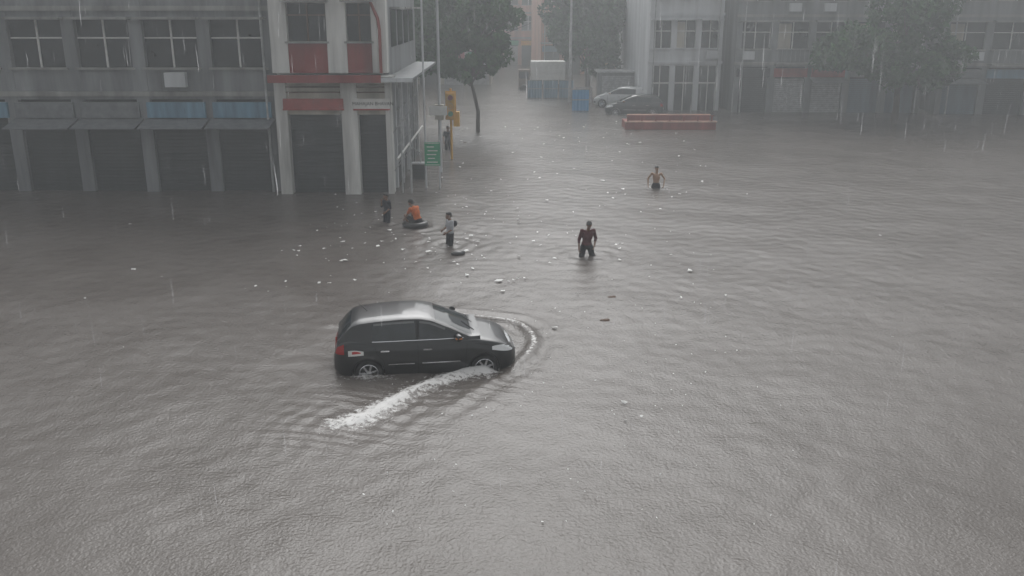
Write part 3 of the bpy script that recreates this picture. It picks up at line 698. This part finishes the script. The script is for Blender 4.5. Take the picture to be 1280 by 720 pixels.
# ------------------------------------------------------------------ floating litter
M['litter']=mat('litter',(.78,.78,.76),.5,var=.3,scale=1)
r=np.random.default_rng(5); V=[];F=[]
def flake(x,y,s_):
    n=r.integers(4,8); o=len(V); a0=r.uniform(0,6.28); asp=r.uniform(.3,.9); th=r.uniform(0,3.14)
    c,s2=math.cos(th),math.sin(th)
    for i in range(n):
        a=a0+2*math.pi*i/n; rr=s_*r.uniform(.55,1.1); px,py=rr*math.cos(a),rr*asp*math.sin(a)
        V.append((x+px*c-py*s2,y+px*s2+py*c,.028+r.uniform(0,.02+s_*.25)))
    V.append((x,y,.038+s_*.25))
    for i in range(n): F.append((o+i,o+(i+1)%n,o+n))
for i in range(110): flake(r.uniform(-7,6),r.uniform(22,36),abs(r.normal(.027,.03))+.017)
for i in range(55): flake(r.normal(-3,2.2),r.normal(27.5,2.2),abs(r.normal(.04,.04))+.02)
for i in range(130): flake(r.uniform(-5,10),r.uniform(34,60),abs(r.normal(.035,.04))+.027)
for i in range(150): flake(r.uniform(-3.5,5),r.uniform(11,22),r.uniform(.012,.03))
for i in range(40): flake(r.uniform(-14,14),r.uniform(15,40),abs(r.normal(.02,.03))+.012)
for (x,y,s_) in [(-.35,23.6,.13),(-.1,23.55,.1),(.05,23.62,.08),(-4.1,27.9,.09),(-3.7,28.2,.08),(2.9,14.4,.03),(-.9,13.2,.03),(3.3,27,.08)]: flake(x,y,s_)
link_obj('floating_litter',mesh_from('floating_litter',V,F,[M['litter']]))
B=Body(); B.ell((0,0,.02),(.20,.13,.09)); B.ell((.12,.03,.05),(.10,.09,.07)); B.ell((-.13,-.02,.03),(.09,.08,.05)); 
g=G('rubbish_bag',(-1.62,26.45,0)); B.out('bag',M['rubber'],g.e,.012,2)
for (x,y) in [(2.55,22.2),(2.2,20.4),(-2.6,50.2)]:
    B=Body(); B.ell((0,0,0),(.12,.07,.035)); B.ell((.06,.02,.01),(.06,.05,.03)); g=G('rubbish_bag',(x,y,0)); B.out('bag',M['brown'],g.e,.012,2)

# ------------------------------------------------------------------ rain
m=bpy.data.materials.new('rain_drops'); m.use_nodes=True; nt=m.node_tree; nt.nodes.clear()
o_=nt.nodes.new('ShaderNodeOutputMaterial'); t_=nt.nodes.new('ShaderNodeBsdfTransparent'); d_=nt.nodes.new('ShaderNodeBsdfTranslucent'); d_.inputs[0].default_value=(.9,.9,.92,1)
mx=nt.nodes.new('ShaderNodeMixShader'); mx.inputs[0].default_value=.22; nt.links.new(t_.outputs[0],mx.inputs[1]); nt.links.new(d_.outputs[0],mx.inputs[2]); nt.links.new(mx.outputs[0],o_.inputs[0])
V=[];F=[]
for i in range(520):
    y=7+33*r.uniform()**.8; x=r.uniform(-.62,.62)*y; z=r.uniform(.1,8); ln=r.uniform(.2,.55); w_=r.uniform(.002,.0045)*(.7+y/28)
    dx=r.normal(.0,.01); o=len(V)
    for k in range(4):
        a=k*math.pi/2
        V.append((x+w_*.2*math.cos(a),y+w_*.2*math.sin(a),z+ln)); V.append((x+dx+w_*math.cos(a),y+w_*math.sin(a),z+ln*.3)); V.append((x+dx+w_*.4*math.cos(a),y+w_*.4*math.sin(a),z))
    for k in range(4):
        n=(k+1)%4; F+=[(o+3*k,o+3*n,o+3*n+1,o+3*k+1),(o+3*k+1,o+3*n+1,o+3*n+2,o+3*k+2)]
link_obj('rain',mesh_from('rain',V,F,[m],True))
# rain haze
m=bpy.data.materials.new('rain_haze'); m.use_nodes=True; nt=m.node_tree; nt.nodes.clear()
o_=nt.nodes.new('ShaderNodeOutputMaterial'); v_=nt.nodes.new('ShaderNodeVolumeScatter'); v_.inputs['Color'].default_value=(.95,.98,1,1); v_.inputs['Density'].default_value=.0042; v_.inputs['Anisotropy'].default_value=.4
nt.links.new(v_.outputs[0],o_.inputs['Volume'])
V=[(x,y,z) for x in(-60,60) for y in(-8,150) for z in(-.9,12)]
link_obj('rain_haze',mesh_from('rain_haze',V,[(0,1,3,2),(4,6,7,5),(0,4,5,1),(2,3,7,6),(0,2,6,4),(1,5,7,3)],[m]))
